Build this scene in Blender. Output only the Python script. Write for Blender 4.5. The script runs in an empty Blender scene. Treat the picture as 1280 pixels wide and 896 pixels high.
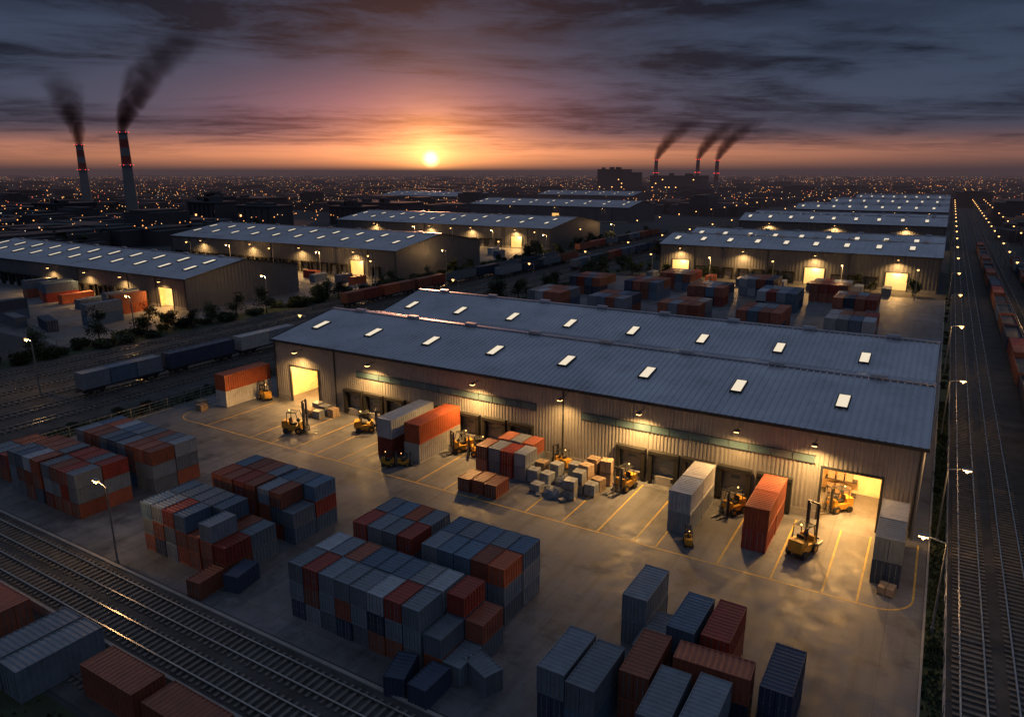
import bpy, math, random
from math import sin, cos, pi, radians, sqrt
from mathutils import Vector
random.seed(7)
R = random
scene = bpy.context.scene
scene.view_settings.view_transform = 'Standard'
scene.view_settings.look = 'None'
scene.view_settings.exposure = 0
COL = scene.collection

# ------------------------------------------------------------------ helpers
class MB:
    def __init__(s):
        s.v = []; s.f = []; s.m = []
    def quad(s, a, b, c, d, m=0):
        n = len(s.v); s.v += [a, b, c, d]; s.f.append((n, n+1, n+2, n+3)); s.m.append(m)
    def tri(s, a, b, c, m=0):
        n = len(s.v); s.v += [a, b, c]; s.f.append((n, n+1, n+2)); s.m.append(m)
    def box(s, x0, x1, y0, y1, z0, z1, m=0):
        n = len(s.v)
        s.v += [(x0,y0,z0),(x1,y0,z0),(x1,y1,z0),(x0,y1,z0),(x0,y0,z1),(x1,y0,z1),(x1,y1,z1),(x0,y1,z1)]
        for f in ((0,3,2,1),(4,5,6,7),(0,1,5,4),(1,2,6,5),(2,3,7,6),(3,0,4,7)):
            s.f.append(tuple(n+i for i in f)); s.m.append(m)
    def rbox(s, cx, cy, w, l, z0, z1, a, m=0):
        n = len(s.v); ca, sa = cos(a), sin(a)
        for z in (z0, z1):
            for dx, dy in ((-w/2,-l/2),(w/2,-l/2),(w/2,l/2),(-w/2,l/2)):
                s.v.append((cx+dx*ca-dy*sa, cy+dx*sa+dy*ca, z))
        for f in ((0,3,2,1),(4,5,6,7),(0,1,5,4),(1,2,6,5),(2,3,7,6),(3,0,4,7)):
            s.f.append(tuple(n+i for i in f)); s.m.append(m)
    def cyl(s, p0, p1, r0, r1, n=10, m=0, cap=True):
        p0 = Vector(p0); p1 = Vector(p1); d = (p1-p0).normalized()
        u = d.orthogonal().normalized(); w = d.cross(u)
        b = len(s.v)
        for p, r in ((p0, r0), (p1, r1)):
            for i in range(n):
                a = 2*pi*i/n
                s.v.append(tuple(p + u*(r*cos(a)) + w*(r*sin(a))))
        for i in range(n):
            j = (i+1) % n
            s.f.append((b+i, b+j, b+n+j, b+n+i)); s.m.append(m)
        if cap:
            s.f.append(tuple(b+n+i for i in range(n))); s.m.append(m)
            s.f.append(tuple(b+i for i in reversed(range(n)))); s.m.append(m)
    def octa(s, x, y, z, r, m=0):
        n = len(s.v)
        s.v += [(x+r,y,z),(x-r,y,z),(x,y+r,z),(x,y-r,z),(x,y,z+r),(x,y,z-r)]
        for f in ((0,2,4),(2,1,4),(1,3,4),(3,0,4),(2,0,5),(1,2,5),(3,1,5),(0,3,5)):
            s.f.append(tuple(n+i for i in f)); s.m.append(m)
    def mesh(s, name, mats):
        me = bpy.data.meshes.new(name)
        me.from_pydata(s.v, [], s.f)
        for m in mats: me.materials.append(m)
        me.polygons.foreach_set('material_index', s.m)
        me.update()
        return me
    def obj(s, name, mats, parent=None, loc=(0,0,0), rz=0):
        return place(s.mesh(name, mats), name, loc, rz, parent)

def place(me, name, loc=(0,0,0), rz=0, parent=None, sc=1):
    o = bpy.data.objects.new(name, me)
    o.location = loc; o.rotation_euler = (0, 0, rz)
    if sc != 1: o.scale = (sc, sc, sc)
    COL.objects.link(o)
    if parent: o.parent = parent
    return o
def empty(name, loc=(0,0,0)):
    o = bpy.data.objects.new(name, None); o.location = loc; o.empty_display_size = .5
    COL.objects.link(o); return o

def nt(m):
    m.use_nodes = True; return m.node_tree
def mat(name, col, rough=.6, metal=0, var=.3, scale=.6, bump=0, bscale=12, objr=0, dirt=0, coords='Object'):
    m = bpy.data.materials.new(name); t = nt(m); N = t.nodes; L = t.links
    b = N['Principled BSDF']
    b.inputs['Roughness'].default_value = rough; b.inputs['Metallic'].default_value = metal
    tc = N.new('ShaderNodeTexCoord')
    n1 = N.new('ShaderNodeTexNoise'); n1.inputs['Scale'].default_value = scale; n1.inputs['Detail'].default_value = 6
    n1.inputs['Roughness'].default_value = .65
    L.new(tc.outputs[coords], n1.inputs['Vector'])
    mr = N.new('ShaderNodeMapRange'); mr.inputs[1].default_value = .3; mr.inputs[2].default_value = .7
    mr.inputs[3].default_value = 1-var; mr.inputs[4].default_value = 1+var
    L.new(n1.outputs['Fac'], mr.inputs[0])
    val = mr.outputs[0]
    if objr:
        oi = N.new('ShaderNodeObjectInfo'); m2 = N.new('ShaderNodeMapRange')
        m2.inputs[3].default_value = 1-objr; m2.inputs[4].default_value = 1+objr
        L.new(oi.outputs['Random'], m2.inputs[0])
        mm = N.new('ShaderNodeMath'); mm.operation = 'MULTIPLY'
        L.new(val, mm.inputs[0]); L.new(m2.outputs[0], mm.inputs[1]); val = mm.outputs[0]
    vm = N.new('ShaderNodeVectorMath'); vm.operation = 'SCALE'
    vm.inputs[0].default_value = col[:3]; L.new(val, vm.inputs['Scale'])
    out = vm.outputs[0]
    if dirt:
        n2 = N.new('ShaderNodeTexNoise'); n2.inputs['Scale'].default_value = scale*2.3; n2.inputs['Detail'].default_value = 7
        n2.inputs['Roughness'].default_value = .75
        L.new(tc.outputs[coords], n2.inputs['Vector'])
        r2 = N.new('ShaderNodeMapRange'); r2.inputs[1].default_value = .52; r2.inputs[2].default_value = .72; r2.inputs[4].default_value = dirt
        L.new(n2.outputs['Fac'], r2.inputs[0])
        mx = N.new('ShaderNodeMixRGB'); mx.inputs[2].default_value = (.06,.045,.035,1)
        L.new(r2.outputs[0], mx.inputs[0]); L.new(out, mx.inputs[1]); out = mx.outputs[0]
    L.new(out, b.inputs['Base Color'])
    rr = N.new('ShaderNodeMapRange'); rr.inputs[3].default_value = max(.05, rough-.12); rr.inputs[4].default_value = min(1, rough+.12)
    L.new(n1.outputs['Fac'], rr.inputs[0]); L.new(rr.outputs[0], b.inputs['Roughness'])
    if bump:
        nb = N.new('ShaderNodeTexNoise'); nb.inputs['Scale'].default_value = bscale; nb.inputs['Detail'].default_value = 5
        L.new(tc.outputs[coords], nb.inputs['Vector'])
        bp = N.new('ShaderNodeBump'); bp.inputs['Strength'].default_value = bump; bp.inputs['Distance'].default_value = .05
        L.new(nb.outputs['Fac'], bp.inputs['Height']); L.new(bp.outputs[0], b.inputs['Normal'])
    return m
def emis(name, col, st):
    m = bpy.data.materials.new(name); t = nt(m); N = t.nodes
    b = N['Principled BSDF']; b.inputs['Base Color'].default_value = (.3,.3,.3,1)
    b.inputs['Emission Color'].default_value = (*col, 1); b.inputs['Emission Strength'].default_value = st
    try: m.cycles.emission_sampling = 'NONE'
    except Exception: pass
    return m

# ------------------------------------------------------------------ materials
M_roof = mat('roof_steel', (.50,.52,.57), .30, .45, .20, .12, dirt=.28)
M_wall = mat('wall_cladding', (.29,.285,.28), .5, .2, .15, .25, dirt=.3)
M_wall2 = mat('wall_cladding_dark', (.12,.125,.14), .55, .2, .15, .25, dirt=.3)
M_plinth = mat('concrete_plinth', (.28,.27,.26), .85, 0, .2, .8, .3)
M_trim = mat('dark_trim', (.035,.038,.045), .5, .3)
M_rubber = mat('black_rubber', (.015,.015,.016), .7)
M_door = mat('dock_door_panel', (.23,.24,.25), .45, .2, .12, .7)
M_glass = mat('window_glass', (.10,.17,.21), .15, .3, .2, .5)
M_sky = emis('skylight_glow', (1,.84,.60), .85)
M_inter = mat('interior_wall', (.70,.56,.36), .7)
M_steel = mat('galvanised_steel', (.32,.33,.34), .4, .7)
M_lampglow = emis('lamp_glow', (1,.52,.17), 12)
M_lampfar = emis('lamp_glow_far', (1,.48,.14), 5)
M_doorglow = emis('doorway_back_glow', (1,.52,.14), 1.1)  # self-glowing back wall of far doors, in place of interior lighting
M_redglow = emis('warning_light', (1,.05,.04), 2.2)
M_yellow = mat('yellow_paint', (.55,.36,.06), .6, 0, .35, 1.2, dirt=.8)
M_rail = mat('rail_steel', (.42,.40,.38), .28, .9, .2, .8)
M_sleeper = mat('sleeper', (.14,.13,.12), .85, 0, .35, .9)
M_ballast = mat('ballast', (.060,.058,.058), .95, 0, .5, .35, .9, 6)
M_grass = mat('grass', (.035,.05,.022), .95, 0, .5, .15, .9, 5)
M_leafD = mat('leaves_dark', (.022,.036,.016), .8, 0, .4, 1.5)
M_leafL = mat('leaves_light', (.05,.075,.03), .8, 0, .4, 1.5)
M_bark = mat('bark', (.06,.045,.035), .9)
M_fork = mat('forklift_yellow', (.55,.30,.04), .4, .1, .15, 1.5, dirt=.45)
M_cardb = mat('cardboard', (.30,.22,.15), .8, 0, .2, 1, objr=.2)
M_wrap = mat('shrink_wrap', (.22,.24,.27), .35, 0, .25, 1, objr=.25)
M_wood = mat('pallet_wood', (.3,.21,.12), .8)
M_tarp = mat('tarpaulin', (.13,.15,.18), .5, 0, .3, 1.2, .4, 3)
M_town = mat('town_wall', (.055,.055,.065), .8, 0, .5, .01)
M_town2 = mat('town_roof', (.05,.052,.062), .8, 0, .5, .01)
CC = {'red':(.29,.05,.035),'orange':(.48,.12,.05),'blue':(.10,.16,.24),'slate':(.18,.215,.26),'grey':(.30,.33,.37),
      'rust':(.31,.10,.06),'navy':(.04,.058,.10),'white':(.46,.46,.45)}
M_c = {k: mat('container_paint_'+k, c, .48, .1, .18, .8, objr=.3, dirt=.42) for k, c in CC.items()}

def yard_mat():
    m = bpy.data.materials.new('yard_concrete'); t = nt(m); N = t.nodes; L = t.links; b = N['Principled BSDF']
    tc = N.new('ShaderNodeTexCoord')
    def noise(sc, d=8, r=.6):
        n = N.new('ShaderNodeTexNoise'); n.inputs['Scale'].default_value = sc; n.inputs['Detail'].default_value = d
        n.inputs['Roughness'].default_value = r; L.new(tc.outputs['Object'], n.inputs['Vector']); return n.outputs['Fac']
    def mr(v, a, b_, c, d):
        n = N.new('ShaderNodeMapRange'); n.inputs[1].default_value=a; n.inputs[2].default_value=b_; n.inputs[3].default_value=c; n.inputs[4].default_value=d
        L.new(v, n.inputs[0]); return n.outputs[0]
    def mul(a, b_):
        n = N.new('ShaderNodeMath'); n.operation='MULTIPLY'; L.new(a, n.inputs[0]); L.new(b_, n.inputs[1]); return n.outputs[0]
    big = noise(.06); mid = noise(.5, 8, .7); fine = noise(6, 4)
    br = N.new('ShaderNodeTexBrick'); br.offset = 0; br.inputs['Scale'].default_value = 1
    br.inputs['Brick Width'].default_value = 6; br.inputs['Row Height'].default_value = 5
    br.inputs['Mortar Size'].default_value = .035; br.inputs['Mortar Smooth'].default_value = .3
    br.inputs['Color1'].default_value = (1,1,1,1); br.inputs['Color2'].default_value = (.86,.86,.86,1); br.inputs['Mortar'].default_value = (.55,.55,.55,1)
    L.new(tc.outputs['Object'], br.inputs['Vector'])
    v = mul(mul(mr(big,.35,.65,.65,1.35), mr(mid,.3,.7,.65,1.35)), mr(fine,.3,.7,.88,1.12))
    stain = mr(noise(.23, 6, .7), .54, .66, 1, .45)
    v = mul(v, stain)
    mp = N.new('ShaderNodeMapping'); mp.inputs['Scale'].default_value = (1.1,.07,1); L.new(tc.outputs['Object'], mp.inputs[0])
    ns = N.new('ShaderNodeTexNoise'); ns.inputs['Scale'].default_value = 1; ns.inputs['Detail'].default_value = 4; L.new(mp.outputs[0], ns.inputs['Vector'])
    v = mul(v, mr(ns.outputs['Fac'], .5, .7, 1, .68))
    vm = N.new('ShaderNodeVectorMath'); vm.operation='SCALE'; vm.inputs[0].default_value=(.128,.133,.146); L.new(v, vm.inputs['Scale'])
    mx = N.new('ShaderNodeMixRGB'); mx.blend_type='MULTIPLY'; mx.inputs[0].default_value=1
    L.new(vm.outputs[0], mx.inputs[1]); L.new(br.outputs['Color'], mx.inputs[2]); L.new(mx.outputs[0], b.inputs['Base Color'])
    L.new(mr(mid,.3,.7,.42,.78), b.inputs['Roughness'])
    bp = N.new('ShaderNodeBump'); bp.inputs['Strength'].default_value=.35; bp.inputs['Distance'].default_value=.03
    L.new(mid, bp.inputs['Height']); L.new(bp.outputs[0], b.inputs['Normal'])
    return m
M_yard = yard_mat()
M_ground = mat('ground_earth', (.04,.042,.047), .9, 0, .5, .012, .3, .5)

# ------------------------------------------------------------------ ground
def sheet(name, x0, x1, y0, y1, z, m):
    b = MB(); b.quad((x0,y0,z),(x1,y0,z),(x1,y1,z),(x0,y1,z)); return b.obj(name, [m])
sheet('ground', -14000, 14000, -3000, 16000, 0, M_ground)
sheet('concrete_yard', -101, 2.6, 33, 240, .012, M_yard)
sheet('concrete_yard', -310, -157, 78, 186, .012, M_yard)
sheet('concrete_yard', -300, -157, 246, 302, .012, M_yard)
sheet('grass', -106.5, -101.2, 33, 420, .01, M_grass)
sheet('grass', -156.5, -149.5, 20, 500, .01, M_grass)
sheet('grass', 2.8, 4.1, 10, 700, .01, M_grass)
sheet('grass', -110, -20, 2, 20, .01, M_grass)
sheet('railway_ballast', -149, -107, 33.6, 900, .03, M_ballast)
sheet('railway_ballast', 4.2, 30, -10, 1600, .03, M_ballast)
sheet('railway_ballast', -149, -8, 20.4, 32.4, .034, M_ballast)
b = MB(); b.box(-101, 2.6, 32.45, 32.75, 0, .15); b.box(2.62, 2.8, 20, 240, 0, .15); b.box(-101.2,-101.02,32.8,240,0,.15); b.obj('kerb', [M_plinth])

def track(axis, c, a0, a1, spacing=.7, z=.03):
    b = MB()
    n = int((a1-a0)/spacing)
    for i in range(n):
        p = a0+i*spacing; w = 1.3+R.uniform(-.03,.03)
        if axis == 'y': b.box(c-w, c+w, p, p+.27, z, z+.13, 1)
        else: b.box(p, p+.27, c-w, c+w, z, z+.13, 1)
    for s in (-.8, .8):
        if axis == 'y': b.box(c+s-.06, c+s+.06, a0, a1, z+.13, z+.3, 0)
        else: b.box(a0, a1, c+s-.06, c+s+.06, z+.132, z+.302, 0)
    b.obj('railway_track', [M_rail, M_sleeper])
for c in (6.0, 9.5): track('y', c, -8, 900)
for c in (15, 19.5, 25): track('y', c, 20, 900, 1.1)
for c in (-112,-118.5,-125,-131.5,-138,-144.5): track('y', c, 34, 620, .9)
track('x', 30.6, -125, -9); track('x', 27.3, -125, -9); track('x', 22.8, -120, -30)
b = MB(); b.box(-120,-22,24.9,25.15,0,.9); b.obj('retaining_wall', [M_plinth])
def fence(x, y0, y1, h=2.0):
    b = MB(); y = y0
    while y < y1: b.box(x-.05,x+.05,y-.05,y+.05,0,h); y += 3
    for z in (.15,.6,1.05,1.5,h-.08):
        if z < h: b.box(x-.02,x+.02,y0,y1,z,z+.04)
    b.obj('wire_fence',[M_steel])
fence(-156.9, 40, 300); fence(-101.6, 34, 130, 1.7); fence(4.15, 20, 240, 1.3)

# ------------------------------------------------------------------ containers
def prof(a0, a1, n):
    out = []; p = (a1-a0)/n
    for i in range(n):
        s = a0+i*p
        out += [(s,0),(s+p*.35,0),(s+p*.5,1),(s+p*.85,1)]
    out.append((a1,0)); return out
def add_container(b, w, l, h, ox=0, oy=0, oz=0, body=0, steel=1, n=None):
    hw, hl = w/2, l/2; n = n or max(8, int(l/.42)); f = .09*min(1, w/2); d = .06
    def V(x,y,z): return (ox+x, oy+y, oz+z)
    P = prof(-hl+f, hl-f, n)
    for sx in (-1, 1):
        for (a,da),(c,dc) in zip(P, P[1:]):
            b.quad(V(sx*(hw-.02-d*da),a,.1), V(sx*(hw-.02-d*dc),c,.1), V(sx*(hw-.02-d*dc),c,h-.06), V(sx*(hw-.02-d*da),a,h-.06), body)
    for (a,da),(c,dc) in zip(P, P[1:]):
        b.quad(V(-hw+.04,a,h-.035-d*.9*da), V(hw-.04,a,h-.035-d*.9*da), V(hw-.04,c,h-.035-d*.9*dc), V(-hw+.04,c,h-.035-d*.9*dc), body)
    Q = prof(-hw+f, hw-f, max(4,int(w/.3)))
    for (a,da),(c,dc) in zip(Q, Q[1:]):
        b.quad(V(a,hl-.02-d*da,.1), V(c,hl-.02-d*dc,.1), V(c,hl-.02-d*dc,h-.06), V(a,hl-.02-d*da,h-.06), body)
    for sx in (-1,1):
        x0, x1 = sorted((sx*.02, sx*(hw-f-.01)))
        b.box(ox+x0, ox+x1, oy-hl+.03, oy-hl+.08, oz+.14, oz+h-.13, body)
        for k in (.3,.72):
            xx = sx*(hw-f)*k
            b.box(ox+xx-.025, ox+xx+.025, oy-hl-.005, oy-hl+.028, oz+.1, oz+h-.1, steel)
            b.box(ox+xx-.09, ox+xx+.09, oy-hl-.02, oy-hl+.02, oz+h*.42, oz+h*.42+.06, steel)
        x0, x1 = sorted((sx*(hw-f), sx*hw))
        for y0,y1 in ((-hl,-hl+f),(hl-f,hl)):
            b.box(ox+x0,ox+x1,oy+y0,oy+y1,oz,oz+h,body)
        x0, x1 = sorted((sx*(hw-f*.7), sx*(hw-.004)))
        b.box(ox+x0,ox+x1,oy-hl+f,oy+hl-f,oz+.02,oz+.14,body)
        b.box(ox+x0,ox+x1,oy-hl+f,oy+hl-f,oz+h-.1,oz+h-.01,body)
    for y0,y1 in ((-hl+.004,-hl+f*.8),(hl-f*.8,hl-.004)):
        b.box(ox-hw+f,ox+hw-f,oy+y0,oy+y1,oz+.02,oz+.13,body)
        b.box(ox-hw+f,ox+hw-f,oy+y0,oy+y1,oz+h-.12,oz+h-.01,body)
C_S = (1.60, 2.86, 1.68)
C_N = (2.05, 5.10, 2.08)
C_D = (2.36, 4.40, 2.30)
C_L = (2.44, 6.06, 2.59)
C_M = (2.44, 9.0, 2.59)
cmesh = {}
def cm(size, col):
    k = (size, col)
    if k not in cmesh:
        b = MB(); add_container(b, size[0], size[1], size[2], n=(7 if size is C_S else None))
        cmesh[k] = b.mesh('shipping_container_'+col, [M_c[col], M_steel])
    return cmesh[k]
def cont(size, col, x, y, z=.012, rz=0):
    return place(cm(size, col), 'shipping_container', (x+R.uniform(-.03,.03), y+R.uniform(-.05,.05), z), rz+R.uniform(-.008,.008)+(pi if R.random()<.3 else 0))
pal = ['blue','slate','slate','red','rust','slate','orange','slate','rust','rust','grey','navy','rust','blue']
pal_top = ['blue','slate','slate','slate','grey','rust','slate','blue','rust','red','orange']
def block(x0, y0, nx, ny, h, skip=0, sc=C_S, pal=pal, hf=None):
    for i in range(nx):
        for j in range(ny):
            hh = hf(i,j) if hf else h
            for k in range(hh):
                cont(sc, R.choice(pal_top if k==hh-1 else pal), x0+(i+.5)*(sc[0]+.11), y0+(j+.5)*(sc[1]+.14), .012+k*(sc[2]+.02))
block(-42.9, 35.6, 8, 2, 3)
block(-29.0, 35.6, 2, 2, 3, hf=lambda i,j: 2-i+j)
cont(C_S,'navy',-27.2,34.0); cont(C_S,'navy',-29.6,33.9,rz=.3); cont(C_S,'slate',-24.7,37,rz=1.2)
block(-43.2, 43.6, 4, 2, 3); block(-35.3, 43.6, 5, 2, 3)
block(-63.8, 44, 4, 2, 3); block(-56.6, 44, 3, 2, 3, hf=lambda i,j: 3-(1 if (i==2 and j==0) else 0))
block(-63.8, 36, 5, 2, 3, hf=lambda i,j: 3-(1 if (i==4 and j==0) else 0))
block(-55.0, 36, 2, 2, 3, hf=lambda i,j: (3,2)[i] if j==0 else 2)
cont(C_S,'navy',-50.3,36.6,rz=.2); cont(C_S,'rust',-52.2,34.4,rz=.1)
block(-90, 44, 5, 2, 3); block(-81.2, 44, 4, 2, 3)
block(-89.6, 36, 4, 2, 3); block(-82.2, 36, 4, 2, 3)
block(-97.5, 37, 3, 2, 2)
def stack(x, y, cols, size=C_L, rz=0):
    for k, c in enumerate(cols): cont(size, c, x, y, .012+k*(size[2]+.015), rz)
stack(-16.9,49.3,['slate','slate'],C_N)
stack(-18.6,38.6,['navy','slate'],C_N); stack(-16.3,38.2,['blue','slate'],C_N)
stack(-13.8,41.0,['rust','rust'],C_N,.03)
stack(-12.6,47.2,['navy','blue'],C_N,-.02); stack(-10.2,47.5,['rust','red'],C_N)
stack(-9.6,42.7,['navy','rust'],C_N, pi/2+.05)
stack(-9.0,38.5,['blue','slate'],C_N); stack(-11.4,37.9,['navy','slate'],C_N,.03)
stack(-5.4,44.2,['navy','navy'],C_N)
cont(C_N,'navy',-5.8,38.4,rz=.05); cont(C_N,'slate',-15.0,46.6,rz=.02)
stack(-95,73.5,['white','orange'],C_M)
stack(-59,70.8,['red','grey'],C_M); stack(-54.8,71.2,['white','orange'],C_M)
def dockstack(x, y, near, far):
    stack(x, y-2.26, near, C_D); stack(x, y+2.26, far, C_D)
dockstack(-19.6,70.4,['slate','grey'],['grey','white']); dockstack(-12.1,70.8,['red','orange'],['rust','rust'])
dockstack(-.6,70.6,['navy','slate'],['slate','white'])
for i,(x,y) in enumerate([(-44.2,64.3),(-42.4,64.5),(-40.6,64.4)]): cont(C_S,'rust',x,y)
for i in range(4):
    for k in range(2): cont(C_S, ['rust','slate','red','grey'][i], -45.6+i*1.8, 70.2+(i%2)*.2, .012+k*1.70)
for i in range(3):
    for k in range(2): cont(C_S, ['rust','rust','grey'][(i+k)%3], -44.6+i*1.8, 73.8, .012+k*1.70)
for row,(yy,xs) in enumerate([(170,(-94,-76,-57,-38,-19)),(200,(-96,-78,-59,-40,-21)),(222,(-75,-50,-30))]):
    for x in xs:
        for i in range(4):
            for j in range(2):
                for k in range(2): cont(C_L, R.choice(['slate','slate','rust','red','rust','blue','navy','grey','rust']), x+i*2.55, yy+j*6.3+R.uniform(-.08,.08), .012+k*2.6)
for i in range(8): cont(C_L, R.choice(pal), -88+i*11+R.uniform(-2,2), 240+R.uniform(-1,1))
for x,y,c,r in [(-183,108,'orange',0),(-188,109,'orange',0),(-200,108,'blue',.1),(-212,110,'orange',0),(-218,109,'red',0),(-224,111,'orange',0),(-231,110,'rust',0),
              (-180,86,'navy',1.3),(-191,84,'slate',1.4),(-199,86,'blue',0),(-206,84,'navy',0),(-215,88,'red',1.5),(-226,86,'slate',0),(-176,97,'blue',0)]:
    stack(x,y,[c] if R.random()<.5 else [c,R.choice(pal)],C_M,r)
for i in range(14): stack(-270+i*8+R.uniform(-.5,.5), 178+R.uniform(-4,2), [R.choice(pal)], C_L, R.choice([0,pi/2]))
for i in range(14): stack(-285+i*9+R.uniform(-1,1), 280+R.uniform(-14,8), [R.choice(pal)], C_L, R.choice([0,pi/2]))
for i,(x,c) in enumerate([(-70.2,'rust'),(-62.8,'rust'),(-55.0,'slate'),(-52.3,'slate'),(-45.2,'rust'),(-38,'rust')]):
    if c=='slate': stack(x,21.6,[c],C_L,0.0)
    else: stack(x,22.6,[c],C_L,pi/2)

# ------------------------------------------------------------------ freight wagons
def wagon_mesh(kind, cols, L_=14.5):
    b = MB(); hl = L_/2
    b.box(-1.3,1.3,-hl,hl,1.0,1.25,2); b.box(-.25,.25,-hl-.5,hl+.5,.85,1.05,2)
    for yc in (-hl+2.4, hl-2.4):
        b.box(-1.05,1.05,yc-1.5,yc+1.5,.62,.98,2)
        for dy in (-.95,.95):
            for s in (-.8,.8): b.cyl((s-.07,yc+dy,.48),(s+.07,yc+dy,.48),.46,.46,12,2)
            b.cyl((-.8,yc+dy,.48),(.8,yc+dy,.48),.09,.09,6,2)
    if kind == 'flat':
        n = len(cols); l = (L_-.4)/n
        for i in range(n): add_container(b, 2.5, l-.15, 2.7, 0, -hl+.2+l*(i+.5), 1.26, 3+i, 1, n=10)
    else:
        P = prof(-hl+.2, hl-.2, 16)
        for sx in (-1,1):
            for (a,da),(c,dc) in zip(P,P[1:]):
                b.quad((sx*(1.4-.08*da),a,1.25),(sx*(1.4-.08*dc),c,1.25),(sx*(1.4-.08*dc),c,3.6),(sx*(1.4-.08*da),a,3.6),3)
            b.box(*sorted((sx*1.42,sx*1.34)),-hl+.2,hl-.2,3.55,3.72,3)
        b.box(-1.34,1.34,-hl+.2,-hl+.3,1.25,3.7,3); b.box(-1.34,1.34,hl-.3,hl-.2,1.25,3.7,3)
        b.box(-1.3,1.3,-hl+.3,hl-.3,3.1,3.25,2)
    return b.mesh('freight_wagon', [M_steel, M_steel, M_trim]+[M_c[c] for c in cols])
WM = [wagon_mesh('flat',['slate','blue','slate']), wagon_mesh('flat',['navy']), wagon_mesh('flat',['white','grey']),
      wagon_mesh('flat',['rust','red']), wagon_mesh('hopper',['slate']), wagon_mesh('hopper',['rust']), wagon_mesh('flat',['orange','rust']), wagon_mesh('hopper',['navy'])]
def train(x, y0, ids):
    for i,k in enumerate(ids): place(WM[k],'freight_wagon',(x, y0+7.3+i*15.6, .33))
train(-118.5, 59.5, [0,1,2]); train(-138, 141, [3,6,3]); train(-138, 190, [4,1,4,7,4]); train(-131.5, 210, [4,7,4,5])
train(-118.5, 242, [0,1,3,0,1,7,0,1,3,5]); train(-144.5, 300, [5,3,4,1,0,3,5,4])
train(15, 62, [5,4,7,5,7,5,3,7,5,4,5,3,1,5,3,7,5,3,4,5,5,3]); train(25, 140, [7,5,4,1,7,5,4,3,1,5,7,4,5])

# ------------------------------------------------------------------ forklifts
def forklift_mesh(mh):
    b = MB()
    b.box(-.55,.55,-1.0,.75,.35,.85,0)
    b.box(-.5,.5,-1.25,-.55,.45,1.3,0)
    b.box(-.46,.46,-1.32,-1.24,.6,1.15,0)
    b.box(-.5,.5,.45,.72,.85,1.25,0)
    b.box(-.25,.25,-.5,.05,.85,1.05,1); b.box(-.25,.25,-.6,-.5,.95,1.55,1)
    b.cyl((0,.4,1.2),(0,.2,1.45),.16,.16,8,1)
    for sx in (-.48,.48):
        b.cyl((sx,.6,1.2),(sx,.3,2.2),.04,.04,6,1); b.cyl((sx,-.75,1.25),(sx,-.65,2.2),.04,.04,6,1)
        b.box(sx-.04,sx+.04,-.7,.35,2.17,2.23,1)
    for k in range(7): b.box(-.48,.48,-.65+k*.15,-.6+k*.15,2.2,2.24,1)
    for sx in (-.58,.58):
        b.cyl((sx-.12,.55,.36),(sx+.12,.55,.36),.36,.36,14,1); b.cyl((sx-.13,.55,.36),(sx+.13,.55,.36),.16,.16,10,0)
        b.cyl((sx-.1,-.85,.3),(sx+.1,-.85,.3),.3,.3,14,1)
    for sx in (-.38,.38):
        b.box(sx-.06,sx+.06,.98,1.12,.1,mh,1); b.box(sx*.75-.04,sx*.75+.04,1.13,1.22,.15,mh-.2,2)
    for z in (.3,mh*.5,mh-.1): b.box(-.36,.36,1.0,1.1,z,z+.1,1)
    b.box(-.5,.5,1.23,1.3,.25,.35,1); b.box(-.5,.5,1.23,1.3,.75,.85,1)
    for sx in (-.3,.3):
        b.box(sx-.06,sx+.06,1.3,1.37,.12,.85,2); b.box(sx-.07,sx+.07,1.37,2.4,.1,.15,2)
    b.octa(0,-.6,2.33,.09,3)
    return b.mesh('forklift', [M_fork, M_trim, M_steel, M_lampfar])
FS, FL = forklift_mesh(2.5), forklift_mesh(3.5)
for me,x,y,rz,s in [(FS,-92,75,1.2,1.15),(FL,-76,66.8,-1.2,1.4),(FS,-67.6,72.3,-.9,1.3),(FS,-51.6,73.0,2.6,1.2),(FS,-56.6,64.3,-1.2,.8),(FS,-55.0,65.4,-1,.7),
                    (FS,-28.4,73.2,2.9,1.25),(FS,-16,73.6,2.7,1.2),(FL,-7.9,68.6,-.3,1.4),(FS,-18.0,64.4,.4,.7),(FS,-6.2,80.0,2.4,1.2),(FS,-48.9,73,2.2,1.1),(FS,-37.6,75.0,1.2,1.1)]:
    place(me,'forklift',(x,y,.012),rz,sc=s)

# ------------------------------------------------------------------ pallets and goods
def pallet(b, x, y, z, w=1.2, l=1.2):
    for k in range(5): b.box(x-w/2,x+w/2,y-l/2+k*(l-.14)/4,y-l/2+k*(l-.14)/4+.14,z+.11,z+.14,0)
    for k in (-1,0,1): b.box(x+k*(w/2-.06)-.05,x+k*(w/2-.06)+.05,y-l/2,y+l/2,z,z+.11,0)
def goods(x, y, h, mt, rz=0, n=1, w=1.25):
    b = MB()
    for i in range(n):
        z = i*(h+.16); pallet(b,0,0,z,w,w)
        q = w/2-.05; lay = max(2,int(h/.45)); dz = h/lay
        for k in range(lay):
            for sx in (0,1):
                for sy in (0,1):
                    o = R.uniform(0,.04)
                    b.box(-q+sx*(q+.01)+o,-q+(sx+1)*q-.01+sx*.01,-q+sy*(q+.01),-q+(sy+1)*q-.01-o,z+.142+k*dz,z+.142+(k+1)*dz-.012,1)
    b.obj('pallet_stack',[M_wood,mt],loc=(x,y,.012),rz=rz)
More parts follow.
